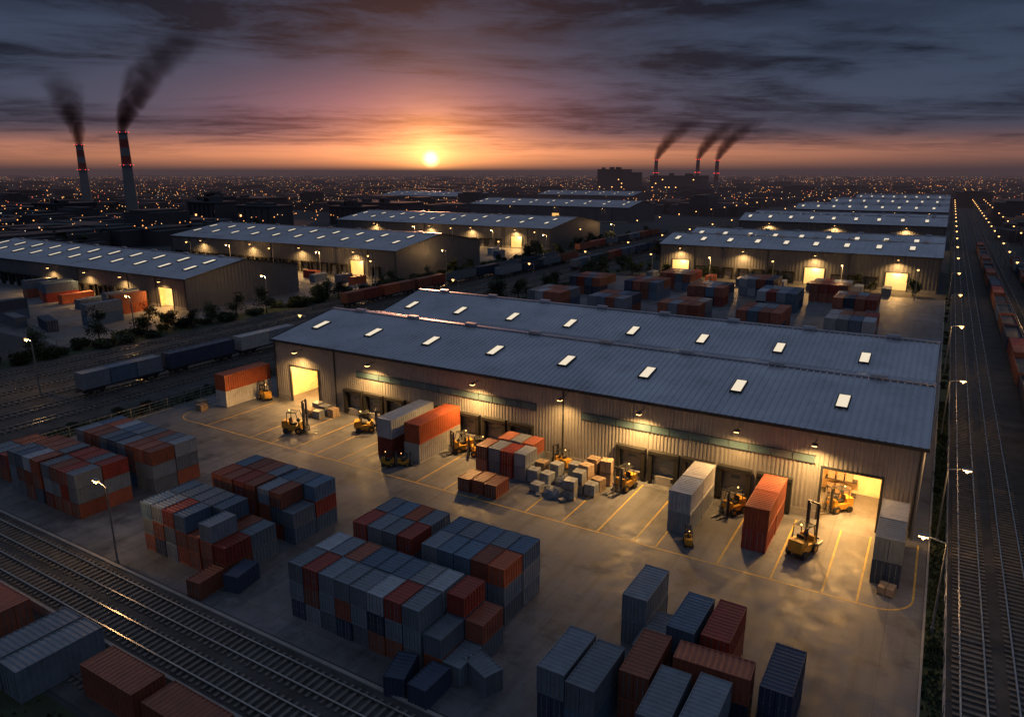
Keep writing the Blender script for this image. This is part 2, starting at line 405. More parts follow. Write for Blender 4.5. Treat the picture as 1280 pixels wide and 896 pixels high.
for x,y,h,m_,n in [(-79.5,74.6,1.6,M_wrap,1),(-78,74.4,1.4,M_wrap,1),(-77.8,72.9,1.1,M_wrap,1),(-76.3,74.5,1.2,M_cardb,1),(-79.6,73,1,M_cardb,1),
                 (-38.6,69.7,1.5,M_wrap,1),(-36.9,69.9,1.3,M_wrap,1),(-38.8,72,1.6,M_cardb,1),(-36.8,72.2,1.7,M_wrap,1),(-37,67.6,.8,M_wrap,1),
                 (-32.6,69.6,1.2,M_wrap,2),(-31.1,69.8,1.3,M_wrap,1),(-32.5,71.4,1.3,M_cardb,2),(-31,71.5,1.3,M_cardb,1),(-32.4,73.2,1.4,M_cardb,2),(-30.8,73.4,1.4,M_cardb,2),
                 (-32.8,67.8,1,M_wrap,2),(-35,73.5,1.6,M_wrap,1),(-98,67.5,.8,M_cardb,1),(-96.5,66.4,.7,M_cardb,1),
                 (-.3,65.0,.6,M_cardb,1)]:
    goods(x,y,h,m_,R.uniform(-.2,.2),n,1.4)
def pile(x, y, r, h):
    b = MB(); n = 16; rings = 6; P = []
    for i in range(rings):
        t = i/(rings-1); rr = r*cos(t*pi/2)
        P.append([(rr*cos(2*pi*j/n)*R.uniform(.88,1.12), rr*sin(2*pi*j/n)*R.uniform(.88,1.12), h*sin(t*pi/2)*(R.uniform(.9,1.1) if i<rings-1 else 1)) for j in range(n)])
    for i in range(rings-1):
        for j in range(n): b.quad(P[i][j],P[i][(j+1)%n],P[i+1][(j+1)%n],P[i+1][j])
    for k in range(4):
        a = R.uniform(0,6.28); b.rbox((r+.5)*cos(a),(r+.5)*sin(a),.5,.8,0,R.uniform(.2,.5),a)
    b.obj('tarpaulin_pile',[M_tarp],loc=(x,y,.01))
pile(-34.8,67.4,1.3,1.0); pile(-35.0,70.6,1.2,1.2)

# ------------------------------------------------------------------ warehouses
def warehouse(x0, x1, y0, gables, eave, docks, bigs, wins, skyrows, lamps, wallm, pitch=.45, seam=1.0, lamp_w=1800, niche=True, skw=1.15, skl=3.0, lights=True):
    par = empty('warehouse', ((x0+x1)/2, y0, 0)); px, py = (x0+x1)/2, y0
    def fin(b, nm, ms): 
        o = b.obj(nm, ms); o.parent = par; o.matrix_parent_inverse.identity(); o.location = (-px,-py,0); return o
    ops = sorted([(c-1.5,c+1.5,3.5) for c in docks]+[(a,c,h) for a,c,h in bigs])
    b = MB()
    def wall(a, c, z0, z1):
        if c-a < .05: return
        P = prof(a, c, max(1,round((c-a)/pitch)))
        for (s,ds),(e,de) in zip(P,P[1:]): b.quad((s,y0-.07*ds,z0),(e,y0-.07*de,z0),(e,y0-.07*de,z1),(s,y0-.07*ds,z1),0)
    cur = x0
    for a,c,h in ops:
        wall(cur,a,.9,eave); b.box(cur+.002,a-.002,y0-.1,y0+.2,0,.9,1); wall(a,c,h,eave); cur = c
    wall(cur,x1,.9,eave); b.box(cur+.002,x1,y0-.1,y0+.2,0,.9,1)
    ye = gables[-1][2]
    b.quad((x0,ye,0),(x1,ye,0),(x1,ye,eave),(x0,ye,eave),0)
    def top(y):
        for ya,yr,yb,zr in gables:
            if ya <= y <= yb:
                return eave+(zr-eave)*((y-ya)/(yr-ya) if y<=yr else (yb-y)/(yb-yr))
        return eave
    for X,sg in ((x0,-1),(x1,1)):
        for ya,yr,yb,zr in gables:
            for s0,s1 in ((ya,yr),(yr,yb)):
                P = prof(s0,s1,max(2,round((s1-s0)/(pitch*1.1))))
                for (s,ds),(e,de) in zip(P,P[1:]):
                    b.quad((X+sg*.06*ds,s,0),(X+sg*.06*de,e,0),(X+sg*.06*de,e,top(e)-.02),(X+sg*.06*ds,s,top(s)-.02),0)
    fin(b,'walls',[wallm,M_plinth])
    b = MB(); ov = .35
    for gi,(ya,yr,yb,zr) in enumerate(gables):
        for (ys,zs),(yt,zt) in (((ya,eave),(yr,zr)),((yb,eave),(yr,zr))):
            sl = (zt-zs)/(yt-ys)
            if (gi==0 and ys==ya) or (gi==len(gables)-1 and ys==yb):
                o = -ov if yt>ys else ov; ys += o; zs += sl*o
            n = int((x1-x0+2*ov)/seam); st = (x1-x0+2*ov)/n
            pts = []
            for i in range(n):
                a = x0-ov+i*st; pts += [(a,0),(a+st-.22,0),(a+st-.17,.09),(a+st-.05,.09)]
            pts.append((x1+ov,0))
            for (s,ds),(e,de) in zip(pts,pts[1:]):
                b.quad((s,ys,zs+ds+.05),(e,ys,zs+de+.05),(e,yt,zt+de+.05),(s,yt,zt+ds+.05),0)
        b.box(x0-ov,x1+ov,yr-.3,yr+.3,zr+.1,zr+.22,0)
        xx = x0+6
        while xx < x1-3:
            b.box(xx-.9,xx+.9,yr-.45,yr+.45,zr+.22,zr+.55,0); xx += (x1-x0)/8
    fin(b,'roof',[M_roof])
    b = MB()
    b.box(x0-ov,x1+ov,y0-ov-.16,y0-ov-.02,eave-.32,eave+.03,0)
    nd = int((x1-x0)/12)
    for i in range(nd+1):
        xx = x0+.3+(x1-x0-.6)*i/nd
        if not any(a-.2 < xx < c+.2 for a,c,h in ops): b.box(xx-.08,xx+.08,y0-.26,y0-.1,.3,eave-.3,0)
    for ya,yr,yb,zr in gables:
        for X in (x0-ov-.05,x1+ov-.0):
            for (ys,yt) in ((ya,yr),(yr,yb)):
                za,zb=top(ys),top(yt)
                b.quad((X,ys,za-.25),(X,yt,zb-.25),(X,yt,zb+.16),(X,ys,za+.16),0)
    fin(b,'gutter_and_trim',[M_trim])
    b = MB()
    for yc,k in skyrows:
        ln = skl; dy = ln/2
        za, zb = top(yc-dy)+.16, top(yc+dy)+.16
        for i in range(k):
            xc = x0+4.0+(x1-x0-12.4)*i/(k-1); w = skw/2
            b.quad((xc-w,yc-dy,za+.12),(xc+w,yc-dy,za+.12),(xc+w,yc+dy,zb+.12),(xc-w,yc+dy,zb+.12),0)
            for s in (-1,1):
                X0,X1 = sorted((xc+s*w,xc+s*(w+.12)))
                n=len(b.v)
                b.v += [(X0,yc-dy-.1,za-.1),(X1,yc-dy-.1,za-.1),(X1,yc+dy+.1,zb-.1),(X0,yc+dy+.1,zb-.1),(X0,yc-dy-.1,za+.16),(X1,yc-dy-.1,za+.16),(X1,yc+dy+.1,zb+.16),(X0,yc+dy+.1,zb+.16)]
                for f in ((0,3,2,1),(4,5,6,7),(0,1,5,4),(1,2,6,5),(2,3,7,6),(3,0,4,7)): b.f.append(tuple(n+q for q in f)); b.m.append(1)
            b.box(xc-w,xc+w,yc-dy-.1,yc-dy,za-.1,za+.15,1); b.box(xc-w,xc+w,yc+dy,yc+dy+.1,zb-.1,zb+.15,1)
    fin(b,'skylights',[M_sky,M_trim])
    b = MB()
    for a,c,z0,z1 in wins:
        n = max(1,int((c-a)/2.2)); st=(c-a)/n
        for i in range(n): b.box(a+i*st+.05,a+(i+1)*st-.05,y0-.15,y0-.08,z0,z1,0)
        b.box(a-.05,c+.05,y0-.17,y0-.075,z1,z1+.08,1); b.box(a-.05,c+.05,y0-.17,y0-.075,z0-.08,z0,1)
    if wins: fin(b,'window_band',[M_glass,M_trim])
    b = MB()
    for c in docks:
        b.box(c-1.85,c-1.35,y0-.75,y0-.11,0.3,3.75,1); b.box(c+1.35,c+1.85,y0-.75,y0-.11,.3,3.75,1); b.box(c-1.85,c+1.85,y0-.8,y0-.11,3.751,4.15,1)
        for k in range(5):
            b.box(c-1.5,c+1.5,y0+.25,y0+.31,1.1+k*.49,1.1+(k+1)*.49-.03,0)
        b.box(c-.5,c+.5,y0+.22,y0+.24,2.6,2.9,3)
        b.box(c-1.3,c+1.3,y0-.45,y0+.3,.0,1.08,2)
        for s in (-1.15,1.15): b.box(c+s-.14,c+s+.14,y0-.6,y0-.45,.6,1.05,1)
        b.box(c-1.5,c+1.5,y0+.32,y0+.36,1.0,3.6,1)
    if docks: fin(b,'dock_doors',[M_door,M_rubber,M_plinth,M_glass])
    b = MB()
    for a,c,h in bigs:
        dp = 9 if niche else 3
        A, C2, Hh = a-2.2, c+2.2, h+.7
        b.quad((A,y0+dp,0),(C2,y0+dp,0),(C2,y0+dp,Hh),(A,y0+dp,Hh),0 if niche else 3)
        b.quad((A,y0+.05,0),(A,y0+dp,0),(A,y0+dp,Hh),(A,y0+.05,Hh),0); b.quad((C2,y0+.05,0),(C2,y0+dp,0),(C2,y0+dp,Hh),(C2,y0+.05,Hh),0)
        b.quad((A,y0+.05,Hh),(C2,y0+.05,Hh),(C2,y0+dp,Hh),(A,y0+dp,Hh),0)
        b.box(a-.25,a,y0-.2,y0+.1,0,h+.25,1); b.box(c,c+.25,y0-.2,y0+.1,0,h+.25,1); b.box(a,c,y0-.2,y0+.1,h,h+.25,1)
        if niche:
            for k in range(2):
                z = .1+k*1.7
                b.box(a-.5,c-2.6,y0+dp-1.6,y0+dp-.5,z,z+.1,1)
                for q in range(3):
                    xx=a-.2+q*(c-a)/6; b.box(xx,xx+(c-a)/7.5,y0+dp-1.5,y0+dp-.6,z+.1,z+.1+R.uniform(.7,1.2),2)
    if bigs: fin(b,'loading_doors',[M_inter,M_trim,M_cardb,M_doorglow])
    if lights:
        for a,c,h in bigs:
            ld = bpy.data.lights.new('door_light','POINT'); ld.energy = 4800 if niche else 1600; ld.color=(1,.55,.18); ld.shadow_soft_size=.4
            lo = bpy.data.objects.new('door_light',ld); COL.objects.link(lo); lo.parent=par; lo.location=((a+c)/2-px, (3.2 if niche else 1.6), h-.3)
    b = MB()
    for lx,pw in lamps:
        z = eave-1.25
        b.cyl((lx,y0-.1,z+.25),(lx,y0-1.7,z+.35),.05,.05,6,0); b.box(lx-.28,lx+.28,y0-2.1,y0-1.5,z+.12,z+.28,0); b.box(lx-.24,lx+.24,y0-2.06,y0-1.54,z+.06,z+.12,1)
        if not lights: continue
        ld = bpy.data.lights.new('wall_lamp_light','SPOT'); ld.energy = lamp_w*pw; ld.color=(1,.54,.17); ld.shadow_soft_size=.25
        ld.spot_size=radians(156); ld.spot_blend=.75
        lo = bpy.data.objects.new('wall_lamp_light',ld); COL.objects.link(lo); lo.parent=par; lo.location=(lx-px,-1.8,z-.02)
        lo.rotation_euler=(radians(-14),0,0)
    fin(b,'wall_lamps',[M_trim,M_lampglow])
    return par

warehouse(-91,1.2,76.8,[(76.8,91,103.6,12.6),(103.6,115.5,127.5,12.6)],10,
    [-73.7,-69.7,-65.6,-61.2,-57,-52.7,-48.5,-44.4,-29,-24.9,-20.8,-16.7,-12.4],
    [(-87.4,-81.4,5.9),(-7.7,-2.2,5.9)], [(-73.2,-42.3,6.3,7.1),(-35.8,-8.6,6.3,7.1)],
    [(83.6,8),(107.6,8)], [(-84.4,.8),(-69.4,1.1),(-51,1.1),(-38,.45),(-27.7,1.2),(-16.5,.45),(-8.6,.9)], M_wall, seam=.75, lamp_w=8600)  # half-strength wall lamps are extra fixtures, added to light the yard
def simple(x0,x1,y0,y1,eave,zr,bigx,lampx,n=9,double=False,lw=3500,docks=True,wallm=M_wall2):
    if double: g=[(y0,y0+(y1-y0)*.25,y0+(y1-y0)*.5,zr),(y0+(y1-y0)*.5,y0+(y1-y0)*.75,y1,zr)]; rows=[(y0+(y1-y0)*.13,n),(y0+(y1-y0)*.62,n)]
    else: g=[(y0,(y0+y1)/2,y1,zr)]; rows=[(y0+(y1-y0)*.2,n),(y0+(y1-y0)*.36,n)]
    ds=[]
    if docks:
        x=x0+5
        while x<x1-4:
            if all(abs(x-bx)>5 for bx in bigx): ds.append(x)
            x+=5
    warehouse(x0,x1,y0,g,eave,ds,[(bx-3,bx+3,5.6) for bx in bigx],[],rows,[(l,1) for l in lampx],wallm,pitch=1.1,seam=2.0,lamp_w=lw,niche=False,skw=1.5,skl=3.8,lights=y0<500)
simple(-88,.5,252,312,11,14,[-80,-35,-11],[-80,-58,-35,-11],9,True,13000)
simple(-96,.5,400,455,11,14.5,[-60,-36,-12],[-80,-48,-16],9,True,22000)
simple(-93,.5,547,600,11,14.5,[-50],[-80,-55,-30,-10],9,True)
simple(-86,.5,668,715,11,14.5,[-50],[-60,-20],8,True)
simple(-80,.5,800,850,11,14.5,[-50],[-60,-20],8,True,8000,False)
simple(-300,-171,117,156,8.6,12,[-180],[-180,-198,-216,-236],11,False,9500)
simple(-284,-160,190,242,10,14,[-178],[-178,-205,-232,-262],10,False,12500)
simple(-300,-161,305,362,10,14,[-180,-232],[-180,-206,-232,-270],10,False,19000)
simple(-340,-200,500,556,11,15,[-260],[-220,-260,-300],9,False,7000,False)
simple(-560,-430,640,700,11,15,[],[-450,-500],7,False,7000,False)
simple(-420,-300,760,820,11,15,[],[-330,-390],7,False,7000,False)

# ------------------------------------------------------------------ markings
b = MB(); z=.018; W=.085
def line(p,q,w=W):
    p=Vector((p[0],p[1],z)); q=Vector((q[0],q[1],z)); d=(q-p).normalized(); n=Vector((-d.y,d.x,0))*w
    b.quad(tuple(p-n),tuple(q-n),tuple(q+n),tuple(p+n))
line((-94,62),(-1.2,62)); 
for cx,cy,a0,a1,ex in ((-1.2,65,-90,0,1),(-94,65,180,270,-1)):
    for k in range(8):
        t0=radians(a0+(a1-a0)*k/8); t1=radians(a0+(a1-a0)*(k+1)/8)
        line((cx+3*cos(t0),cy+3*sin(t0)),(cx+3*cos(t1),cy+3*sin(t1)))
line((1.8,65),(1.8,76)); line((-97,65),(-97,80))
for x in (-89.5,-80,-75.8,-71.7,-67.6,-63.4,-61.1,-56.9,-50.6,-46.5,-42.2,-35.5,-31,-26.9,-22.9,-18.7-1.9,-14.5,-9.6,-5.2,-2.4):
    line((x,62.2),(x,75.4))
b.obj('road_markings',[M_yellow])

# ------------------------------------------------------------------ street lamps
def lamp_mesh(h, far=False):
    b=MB(); s = 1.6 if far else 1
    b.cyl((0,0,0),(0,0,.5),.16,.16,8,0); b.cyl((0,0,.5),(0,0,h),.1*s,.06*s,8,0)
    b.cyl((0,0,h-.05),(-1.3,0,h+.25),.05*s,.045*s,6,0); b.box(-2.0,-1.2,-.16,.16,h+.2,h+.32,0)
    b.box(-1.95,-1.25,-.14,.14,h+.1,h+.2,1)
    if far: b.octa(-1.6,0,h,.34,1)
    else: b.octa(-1.6,0,h+.08,.22,1)
    return b.mesh('street_lamp',[M_steel, M_lampglow if not far else M_lampfar])
LN, LF = lamp_mesh(8), lamp_mesh(9,True)
def lamp(x,y,rz=0,p=0,far=False):
    L_=place(LF if far else LN,'street_lamp',(x,y,0),rz)
    if p:
        ld=bpy.data.lights.new('light_bulb','POINT'); ld.energy=p; ld.color=(1,.55,.2); ld.shadow_soft_size=.2
        o=bpy.data.objects.new('light_bulb',ld); COL.objects.link(o); o.parent=L_; o.location=(-1.6,0,(9 if far else 8)-.45)
lamp(3.3,60.6,0,450); lamp(3.3,77.5,pi,450); lamp(3.3,113,pi,400); lamp(3.3,150,pi,400,True); lamp(-63.4,32.9,0,650)
lamp(-127.7,58,0,700,True); lamp(-104,96,0,0,True); lamp(-155,130,0,1500,True); lamp(-155,92,0,1100,True)
for y in range(190,900,42): lamp(3.4,y,pi,0,True)
for y in range(90,1500,36): lamp(22.2,y,0,600 if y<240 else 0,True)
for y in range(70,1500,48): lamp(32,y,0,0,True)
for y in range(150,900,40): lamp(-106,y,0,0,True)
for i,y in enumerate(range(170,900,38)): lamp(-152,y,0,1600 if (y<420 and i%2) else 0,True)
for i,x in enumerate(range(-260,-160,24)): lamp(x,182,pi/2,1500 if i%2 else 0,True); lamp(x,296,pi/2,1500 if i%2 else 0,True)
for i,x in enumerate(range(-85,0,20)): lamp(x,236,pi/2,1700 if i%2 else 0,True)

# ------------------------------------------------------------------ vegetation
def leafball(b,c,r,n,s,zs=.8):
    for _ in range(n):
        d=Vector((R.gauss(0,1),R.gauss(0,1),R.gauss(0,1))).normalized()*r*R.random()**.4
        p=Vector(c)+Vector((d.x,d.y,d.z*zs))
        u=Vector((R.gauss(0,1),R.gauss(0,1),R.gauss(0,1))).normalized(); w=u.orthogonal().normalized(); q=s*R.uniform(.6,1.4)
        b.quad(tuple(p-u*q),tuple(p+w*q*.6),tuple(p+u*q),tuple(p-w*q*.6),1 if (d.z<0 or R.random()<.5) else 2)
def tree_mesh(h,r):
    b=MB(); b.cyl((0,0,0),(0,0,h*.55),.22,.12,7,0)
    for k in range(9):
        a=R.uniform(0,6.28); rr=r*R.uniform(.2,.7); c=(rr*cos(a),rr*sin(a),h*R.uniform(.32,.9))
        b.cyl((0,0,h*R.uniform(.2,.4)),c,.08,.03,5,0)
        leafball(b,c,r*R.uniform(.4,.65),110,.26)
    return b.mesh('tree',[M_bark,M_leafD,M_leafL])
def bush_mesh():
    b=MB()
    for k in range(6):
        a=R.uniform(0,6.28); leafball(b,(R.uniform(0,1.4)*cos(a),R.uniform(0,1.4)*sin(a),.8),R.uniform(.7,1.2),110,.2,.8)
    b.cyl((0,0,0),(0,0,.8),.08,.04,5,0)
    return b.mesh('bush',[M_bark,M_leafD,M_leafL])
TM=[tree_mesh(7,2.8),tree_mesh(9,3.4),tree_mesh(6,2.6)]; BM=[bush_mesh(),bush_mesh()]
for _ in range(46):
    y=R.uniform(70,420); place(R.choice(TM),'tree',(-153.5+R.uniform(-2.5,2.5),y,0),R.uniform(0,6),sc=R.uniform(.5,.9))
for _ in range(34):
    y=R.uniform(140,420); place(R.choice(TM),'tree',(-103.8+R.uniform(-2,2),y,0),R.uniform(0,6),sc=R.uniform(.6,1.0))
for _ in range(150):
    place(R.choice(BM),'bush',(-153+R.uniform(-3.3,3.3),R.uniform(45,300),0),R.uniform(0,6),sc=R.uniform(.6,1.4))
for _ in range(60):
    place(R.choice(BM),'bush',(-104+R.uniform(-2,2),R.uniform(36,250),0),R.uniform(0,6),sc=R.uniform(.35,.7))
for _ in range(60):
    place(R.choice(BM),'bush',(3.5+R.uniform(-.3,.3),R.uniform(40,260),0),R.uniform(0,6),sc=R.uniform(.2,.42))
for _ in range(26):
    place(R.choice(TM),'tree',(-20+R.uniform(-78,18),R.uniform(318,395) if R.random()<.5 else R.uniform(243,247),0),R.uniform(0,6),sc=R.uniform(.5,.9))
b=MB()
for _ in range(9000):
    k=R.random()
    if k<.5: x,y=R.uniform(-106.4,-101.4),R.uniform(33,150)
    elif k<.75: x,y=R.uniform(2.85,4.05),R.uniform(30,130)
    else: x,y=R.uniform(-110,-25),R.uniform(3,19.5)
    a=R.uniform(0,6.28); s=R.uniform(.1,.25); h=R.uniform(.15,.45)
    b.tri((x-s*cos(a),y-s*sin(a),.01),(x+s*cos(a),y+s*sin(a),.01),(x+R.uniform(-.15,.15),y+R.uniform(-.15,.15),h),R.randint(0,1))
b.obj('grass_tufts',[M_leafD,M_leafL])

# ------------------------------------------------------------------ chimneys, smoke and plants
M_chA=mat('chimney_dark',(.22,.21,.22),.8,0,.2,.1); M_chB=mat('chimney_red',(.30,.06,.045),.8,0,.2,.1)
def chimney(x,y,h,r0,r1,bands=7,ls=.42):
    b=MB()
    for i in range(bands):
        t0,t1=i/bands,(i+1)/bands
        b.cyl((0,0,h*t0),(0,0,h*t1),r0+(r1-r0)*t0,r0+(r1-r0)*t1,20,(1 if i%2 else 0) if i>=bands-5 else 0,cap=(i==bands-1))
    for t in (.62,.98):
        rr=r0+(r1-r0)*t
        b.cyl((0,0,h*t-.5),(0,0,h*t),rr+.9,rr+.9,20,0)
        for k in range(6):
            a=k*pi/3; b.octa((rr+1)*cos(a),(rr+1)*sin(a),h*t+.5,ls,2)
    b.obj('factory_chimney',[M_chA,M_chB,M_redglow],loc=(x,y,0))
def plume(x,y,z,L_,off,r0,r1,D,w=(.858,.5135),pw=1.35):
    n=16; b=MB(); rings=14; P=[]
    for i in range(rings+1):
        t=i/rings; o=off*t**pw; r=r0+(r1-r0)*t**.8
        P.append([(w[0]*o+r*cos(2*pi*j/n),w[1]*o+r*sin(2*pi*j/n),L_*t) for j in range(n)])
    for i in range(rings):
        for j in range(n): b.quad(P[i][j],P[i][(j+1)%n],P[i+1][(j+1)%n],P[i+1][j])
    k=len(b.v); b.v+=P[-1]; b.f.append(tuple(range(k,k+n))); b.m.append(0)
    k=len(b.v); b.v+=P[0]; b.f.append(tuple(reversed(range(k,k+n)))); b.m.append(0)
    m=bpy.data.materials.new('smoke'); t=nt(m); N=t.nodes; Lk=t.links; N.clear()
    out=N.new('ShaderNodeOutputMaterial'); va=N.new('ShaderNodeVolumeAbsorption'); va.inputs['Color'].default_value=(.30,.22,.20,1)
    def Mt(op,a,b_=None,cl=False):
        q=N.new('ShaderNodeMath'); q.operation=op; q.use_clamp=cl
        for i,v in enumerate((a,b_)):
            if v is None: continue
            if isinstance(v,(int,float)): q.inputs[i].default_value=v
            else: Lk.new(v,q.inputs[i])
        return q.outputs[0]
    tc=N.new('ShaderNodeTexCoord'); sp=N.new('ShaderNodeSeparateXYZ')
    nz=N.new('ShaderNodeTexNoise'); nz.inputs['Scale'].default_value=2.0/r1; nz.inputs['Detail'].default_value=5; nz.inputs['Distortion'].default_value=.6
    Lk.new(tc.outputs['Object'],nz.inputs['Vector']); Lk.new(tc.outputs['Object'],sp.inputs[0])
    tt=Mt('DIVIDE',sp.outputs[2],L_,True)
    o=Mt('MULTIPLY',Mt('POWER',tt,pw),off)
    dx=Mt('SUBTRACT',sp.outputs[0],Mt('MULTIPLY',o,w[0])); dy=Mt('SUBTRACT',sp.outputs[1],Mt('MULTIPLY',o,w[1]))
    d=Mt('SQRT',Mt('ADD',Mt('MULTIPLY',dx,dx),Mt('MULTIPLY',dy,dy)))
    r=Mt('ADD',Mt('MULTIPLY',Mt('POWER',tt,.8),(r1-r0)),r0)
    f=Mt('SUBTRACT',1,Mt('DIVIDE',d,r),True)
    no=Mt('MULTIPLY',Mt('ADD',Mt('MULTIPLY',f,1.3),Mt('MULTIPLY',Mt('SUBTRACT',nz.outputs['Fac'],.57),2.2),True),1.6,False)
    edge=Mt('MULTIPLY',f,3,True)
    fall=Mt('POWER',Mt('SUBTRACT',1,tt,True),.9)
    conc=Mt('DIVIDE',r0*2.6,r)
    dens=Mt('MULTIPLY',Mt('MULTIPLY',Mt('MULTIPLY',edge,no),Mt('MULTIPLY',fall,conc)),D)
    Lk.new(dens,va.inputs['Density']); Lk.new(va.outputs[0],out.inputs['Volume'])
    me=b.mesh('smoke_plume',[m])
    import bmesh
    bm=bmesh.new(); bm.from_mesh(me); bmesh.ops.remove_doubles(bm,verts=bm.verts,dist=.001); bmesh.ops.recalc_face_normals(bm,faces=bm.faces); bm.to_mesh(me); bm.free()
    place(me,'smoke_plume',(x,y,z))
chimney(-540,332,66,4.6,3.0,11); plume(-540,332,66,74,58,4,30,.28)
chimney(-684,378,61,4.4,2.9,11); plume(-684,378,61,62,-12,4,26,.22,pw=1.6)
for x,y,h in ((-422,1168,56),(-362,1200,57),(-325,1180,55)):
    chimney(x,y,h,3.8,2.8,7,.8); plume(x,y,h,66,58,5,34,.19)
def plant(x0,x1,y0,y1,h,kind=0):
    b=MB(); b.box(x0,x1,y0,y1,0,h,0); n=int((x1-x0)/6)+1
    for i in range(n): xx=x0+(x1-x0)*(i+.5)/n; b.box(xx-.5,xx+.5,y0-.8,y0-.01,0,h-1,1)
    b.box(x0-.5,x1+.5,y0-1,y1+.5,h+.01,h+1,1)
    for k in range(4): xx=R.uniform(x0+3,x1-6); b.box(xx,xx+R.uniform(3,8),y0+3,y0+9,h+1.02,h+R.uniform(2.5,5),0)
    for zz in range(1,int(h/6)):
        for i in range(n):
            if R.random()<.13: xx=x0+(x1-x0)*(i+.5)/n+.9; b.box(xx,xx+1.5,y0-.05,y0-.02,zz*6,zz*6+1.2,2)
    b.obj('power_station',[M_town,M_town2,M_lampfar])
plant(-510,-465,1130,1170,40); plant(-425,-340,1150,1190,30)
b=MB()
for k in range(12):
    t0,t1=k/12,(k+1)/12; f=lambda t: 15*(1-.55*t+.30*t*t*1.2)
    b.cyl((0,0,36*t0),(0,0,36*t1),f(t0),f(t1),24,0,cap=(k==11))
b.obj('cooling_tower',[M_town],loc=(-442,1125,0))
plant(-470,-440,330,350,15); plant(-430,-395,340,360,13); plant(-500,-480,360,380,17); plant(-560,-500,420,450,14); plant(-380,-350,380,400,12)
plant(-620,-585,300,330,12); plant(-460,-380,460,490,11)

# ------------------------------------------------------------------ distant town
b=MB(); lb=MB(); tb=MB()
def blocked(x,y):
    if -112<x<40 and y<900: return True
    if -345<x<-112 and y<620: return True
    if -112>x>-160 and y<900: return True
    if -575<x<-290 and 620<y<840: return True
    if -530<x<-310 and 1110<y<1220: return True
    if -640<x<-340 and 290<y<500: return True
    return False
cnt=0
while cnt<5200:
    r=330*math.exp(R.random()*2.95); az=radians(R.uniform(-84,26))
    x,y=r*sin(az),r*cos(az)
    if blocked(x,y) : continue
    cnt+=1; k=1+r/2500
    w,l,h=R.uniform(8,26)*k,R.uniform(8,30)*k,R.uniform(4,9)*(1 if R.random()<.93 else 1.9)
    a=R.choice([0,pi/2])+R.uniform(-.3,.3)
    b.rbox(x,y,w,l,0,h,a,0)
    b.rbox(x,y,w*1.02,l*.55,h+.01,h+1.2,a,1)
cnt=0
while cnt<10000:
    r=300*math.exp(R.random()*3.0); az=radians(R.uniform(-84,26)); x,y=r*sin(az),r*cos(az)
    if blocked(x,y): continue
    cnt+=1
    lb.octa(x,y,R.uniform(5,11),(.24+r/3300)*R.uniform(.4,1.2),R.choice([0,0,0,0,0,0,1,1,2,3]))
for _ in range(230):
    x,y=R.uniform(-640,-345),R.uniform(200,620); lb.octa(x,y,R.uniform(6,9),R.uniform(.25,.5),R.choice([0,0,1]))
cnt=0
while cnt<1500:
    r=320*math.exp(R.random()*2.3); az=radians(R.uniform(-84,26)); x,y=r*sin(az),r*cos(az)
    if blocked(x,y): continue
    cnt+=1
    rr=R.uniform(3,9)*(1+r/2500)
    for _ in range(14):
        p=Vector((x+R.gauss(0,rr*.6),y+R.gauss(0,rr*.6),R.uniform(1,8))); q=R.uniform(1,2.6)*(1+r/3000)
        u=Vector((R.gauss(0,1),R.gauss(0,1),R.gauss(0,.6))).normalized(); w=u.orthogonal().normalized()
        tb.quad(tuple(p-u*q),tuple(p+w*q),tuple(p+u*q),tuple(p-w*q),0)
b.obj('distant_town',[M_town,M_town2])
lb.obj('town_lights',[emis('tl_orange',(1,.36,.08),2.2),emis('tl_warm',(1,.55,.22),1.8),emis('tl_white',(.9,.78,.6),1.1),emis('tl_red',(1,.16,.08),1.3)])
tb.obj('distant_trees',[M_leafD])

# ------------------------------------------------------------------ haze over the far plain
hb=MB(); hb.box(-9000,9000,330,12000,-2,60)
hm=bpy.data.materials.new('haze'); t=nt(hm); N=t.nodes; N.clear()
out=N.new('ShaderNodeOutputMaterial'); va=N.new('ShaderNodeVolumeAbsorption'); ve=N.new('ShaderNodeEmission'); ad=N.new('ShaderNodeAddShader')
DH=1/2900
va.inputs['Color'].default_value=(0,0,0,1); va.inputs['Density'].default_value=DH
ve.inputs['Color'].default_value=(.066,.044,.050,1); ve.inputs['Strength'].default_value=DH  # even glow put into the volume in place of scattered light
t.links.new(va.outputs[0],ad.inputs[0]); t.links.new(ve.outputs[0],ad.inputs[1]); t.links.new(ad.outputs[0],out.inputs['Volume'])
hb.obj('atmosphere_haze',[hm])

# ------------------------------------------------------------------ world
sunh=Vector((-.604,.797,0)).normalized(); side=Vector((sunh.y,-sunh.x,0))
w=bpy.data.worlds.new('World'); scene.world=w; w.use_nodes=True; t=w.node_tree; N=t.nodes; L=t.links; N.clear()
out=N.new('ShaderNodeOutputWorld')
def Mt(op,a,b_=None,cl=False):
    q=N.new('ShaderNodeMath'); q.operation=op; q.use_clamp=cl
    for i,v in enumerate((a,b_)):
        if v is None: continue
        if isinstance(v,(int,float)): q.inputs[i].default_value=v
        else: L.new(v,q.inputs[i])
    return q.outputs[0]
tc=N.new('ShaderNodeTexCoord'); DIR=tc.outputs['Generated']
sp=N.new('ShaderNodeSeparateXYZ'); L.new(DIR,sp.inputs[0]); X,Y,Z=sp.outputs
def dot(v):
    q=N.new('ShaderNodeVectorMath'); q.operation='DOT_PRODUCT'; L.new(DIR,q.inputs[0]); q.inputs[1].default_value=v; return q.outputs['Value']
sx=dot(side); sf=dot(sunh); front=Mt('GREATER_THAN',sf,0)
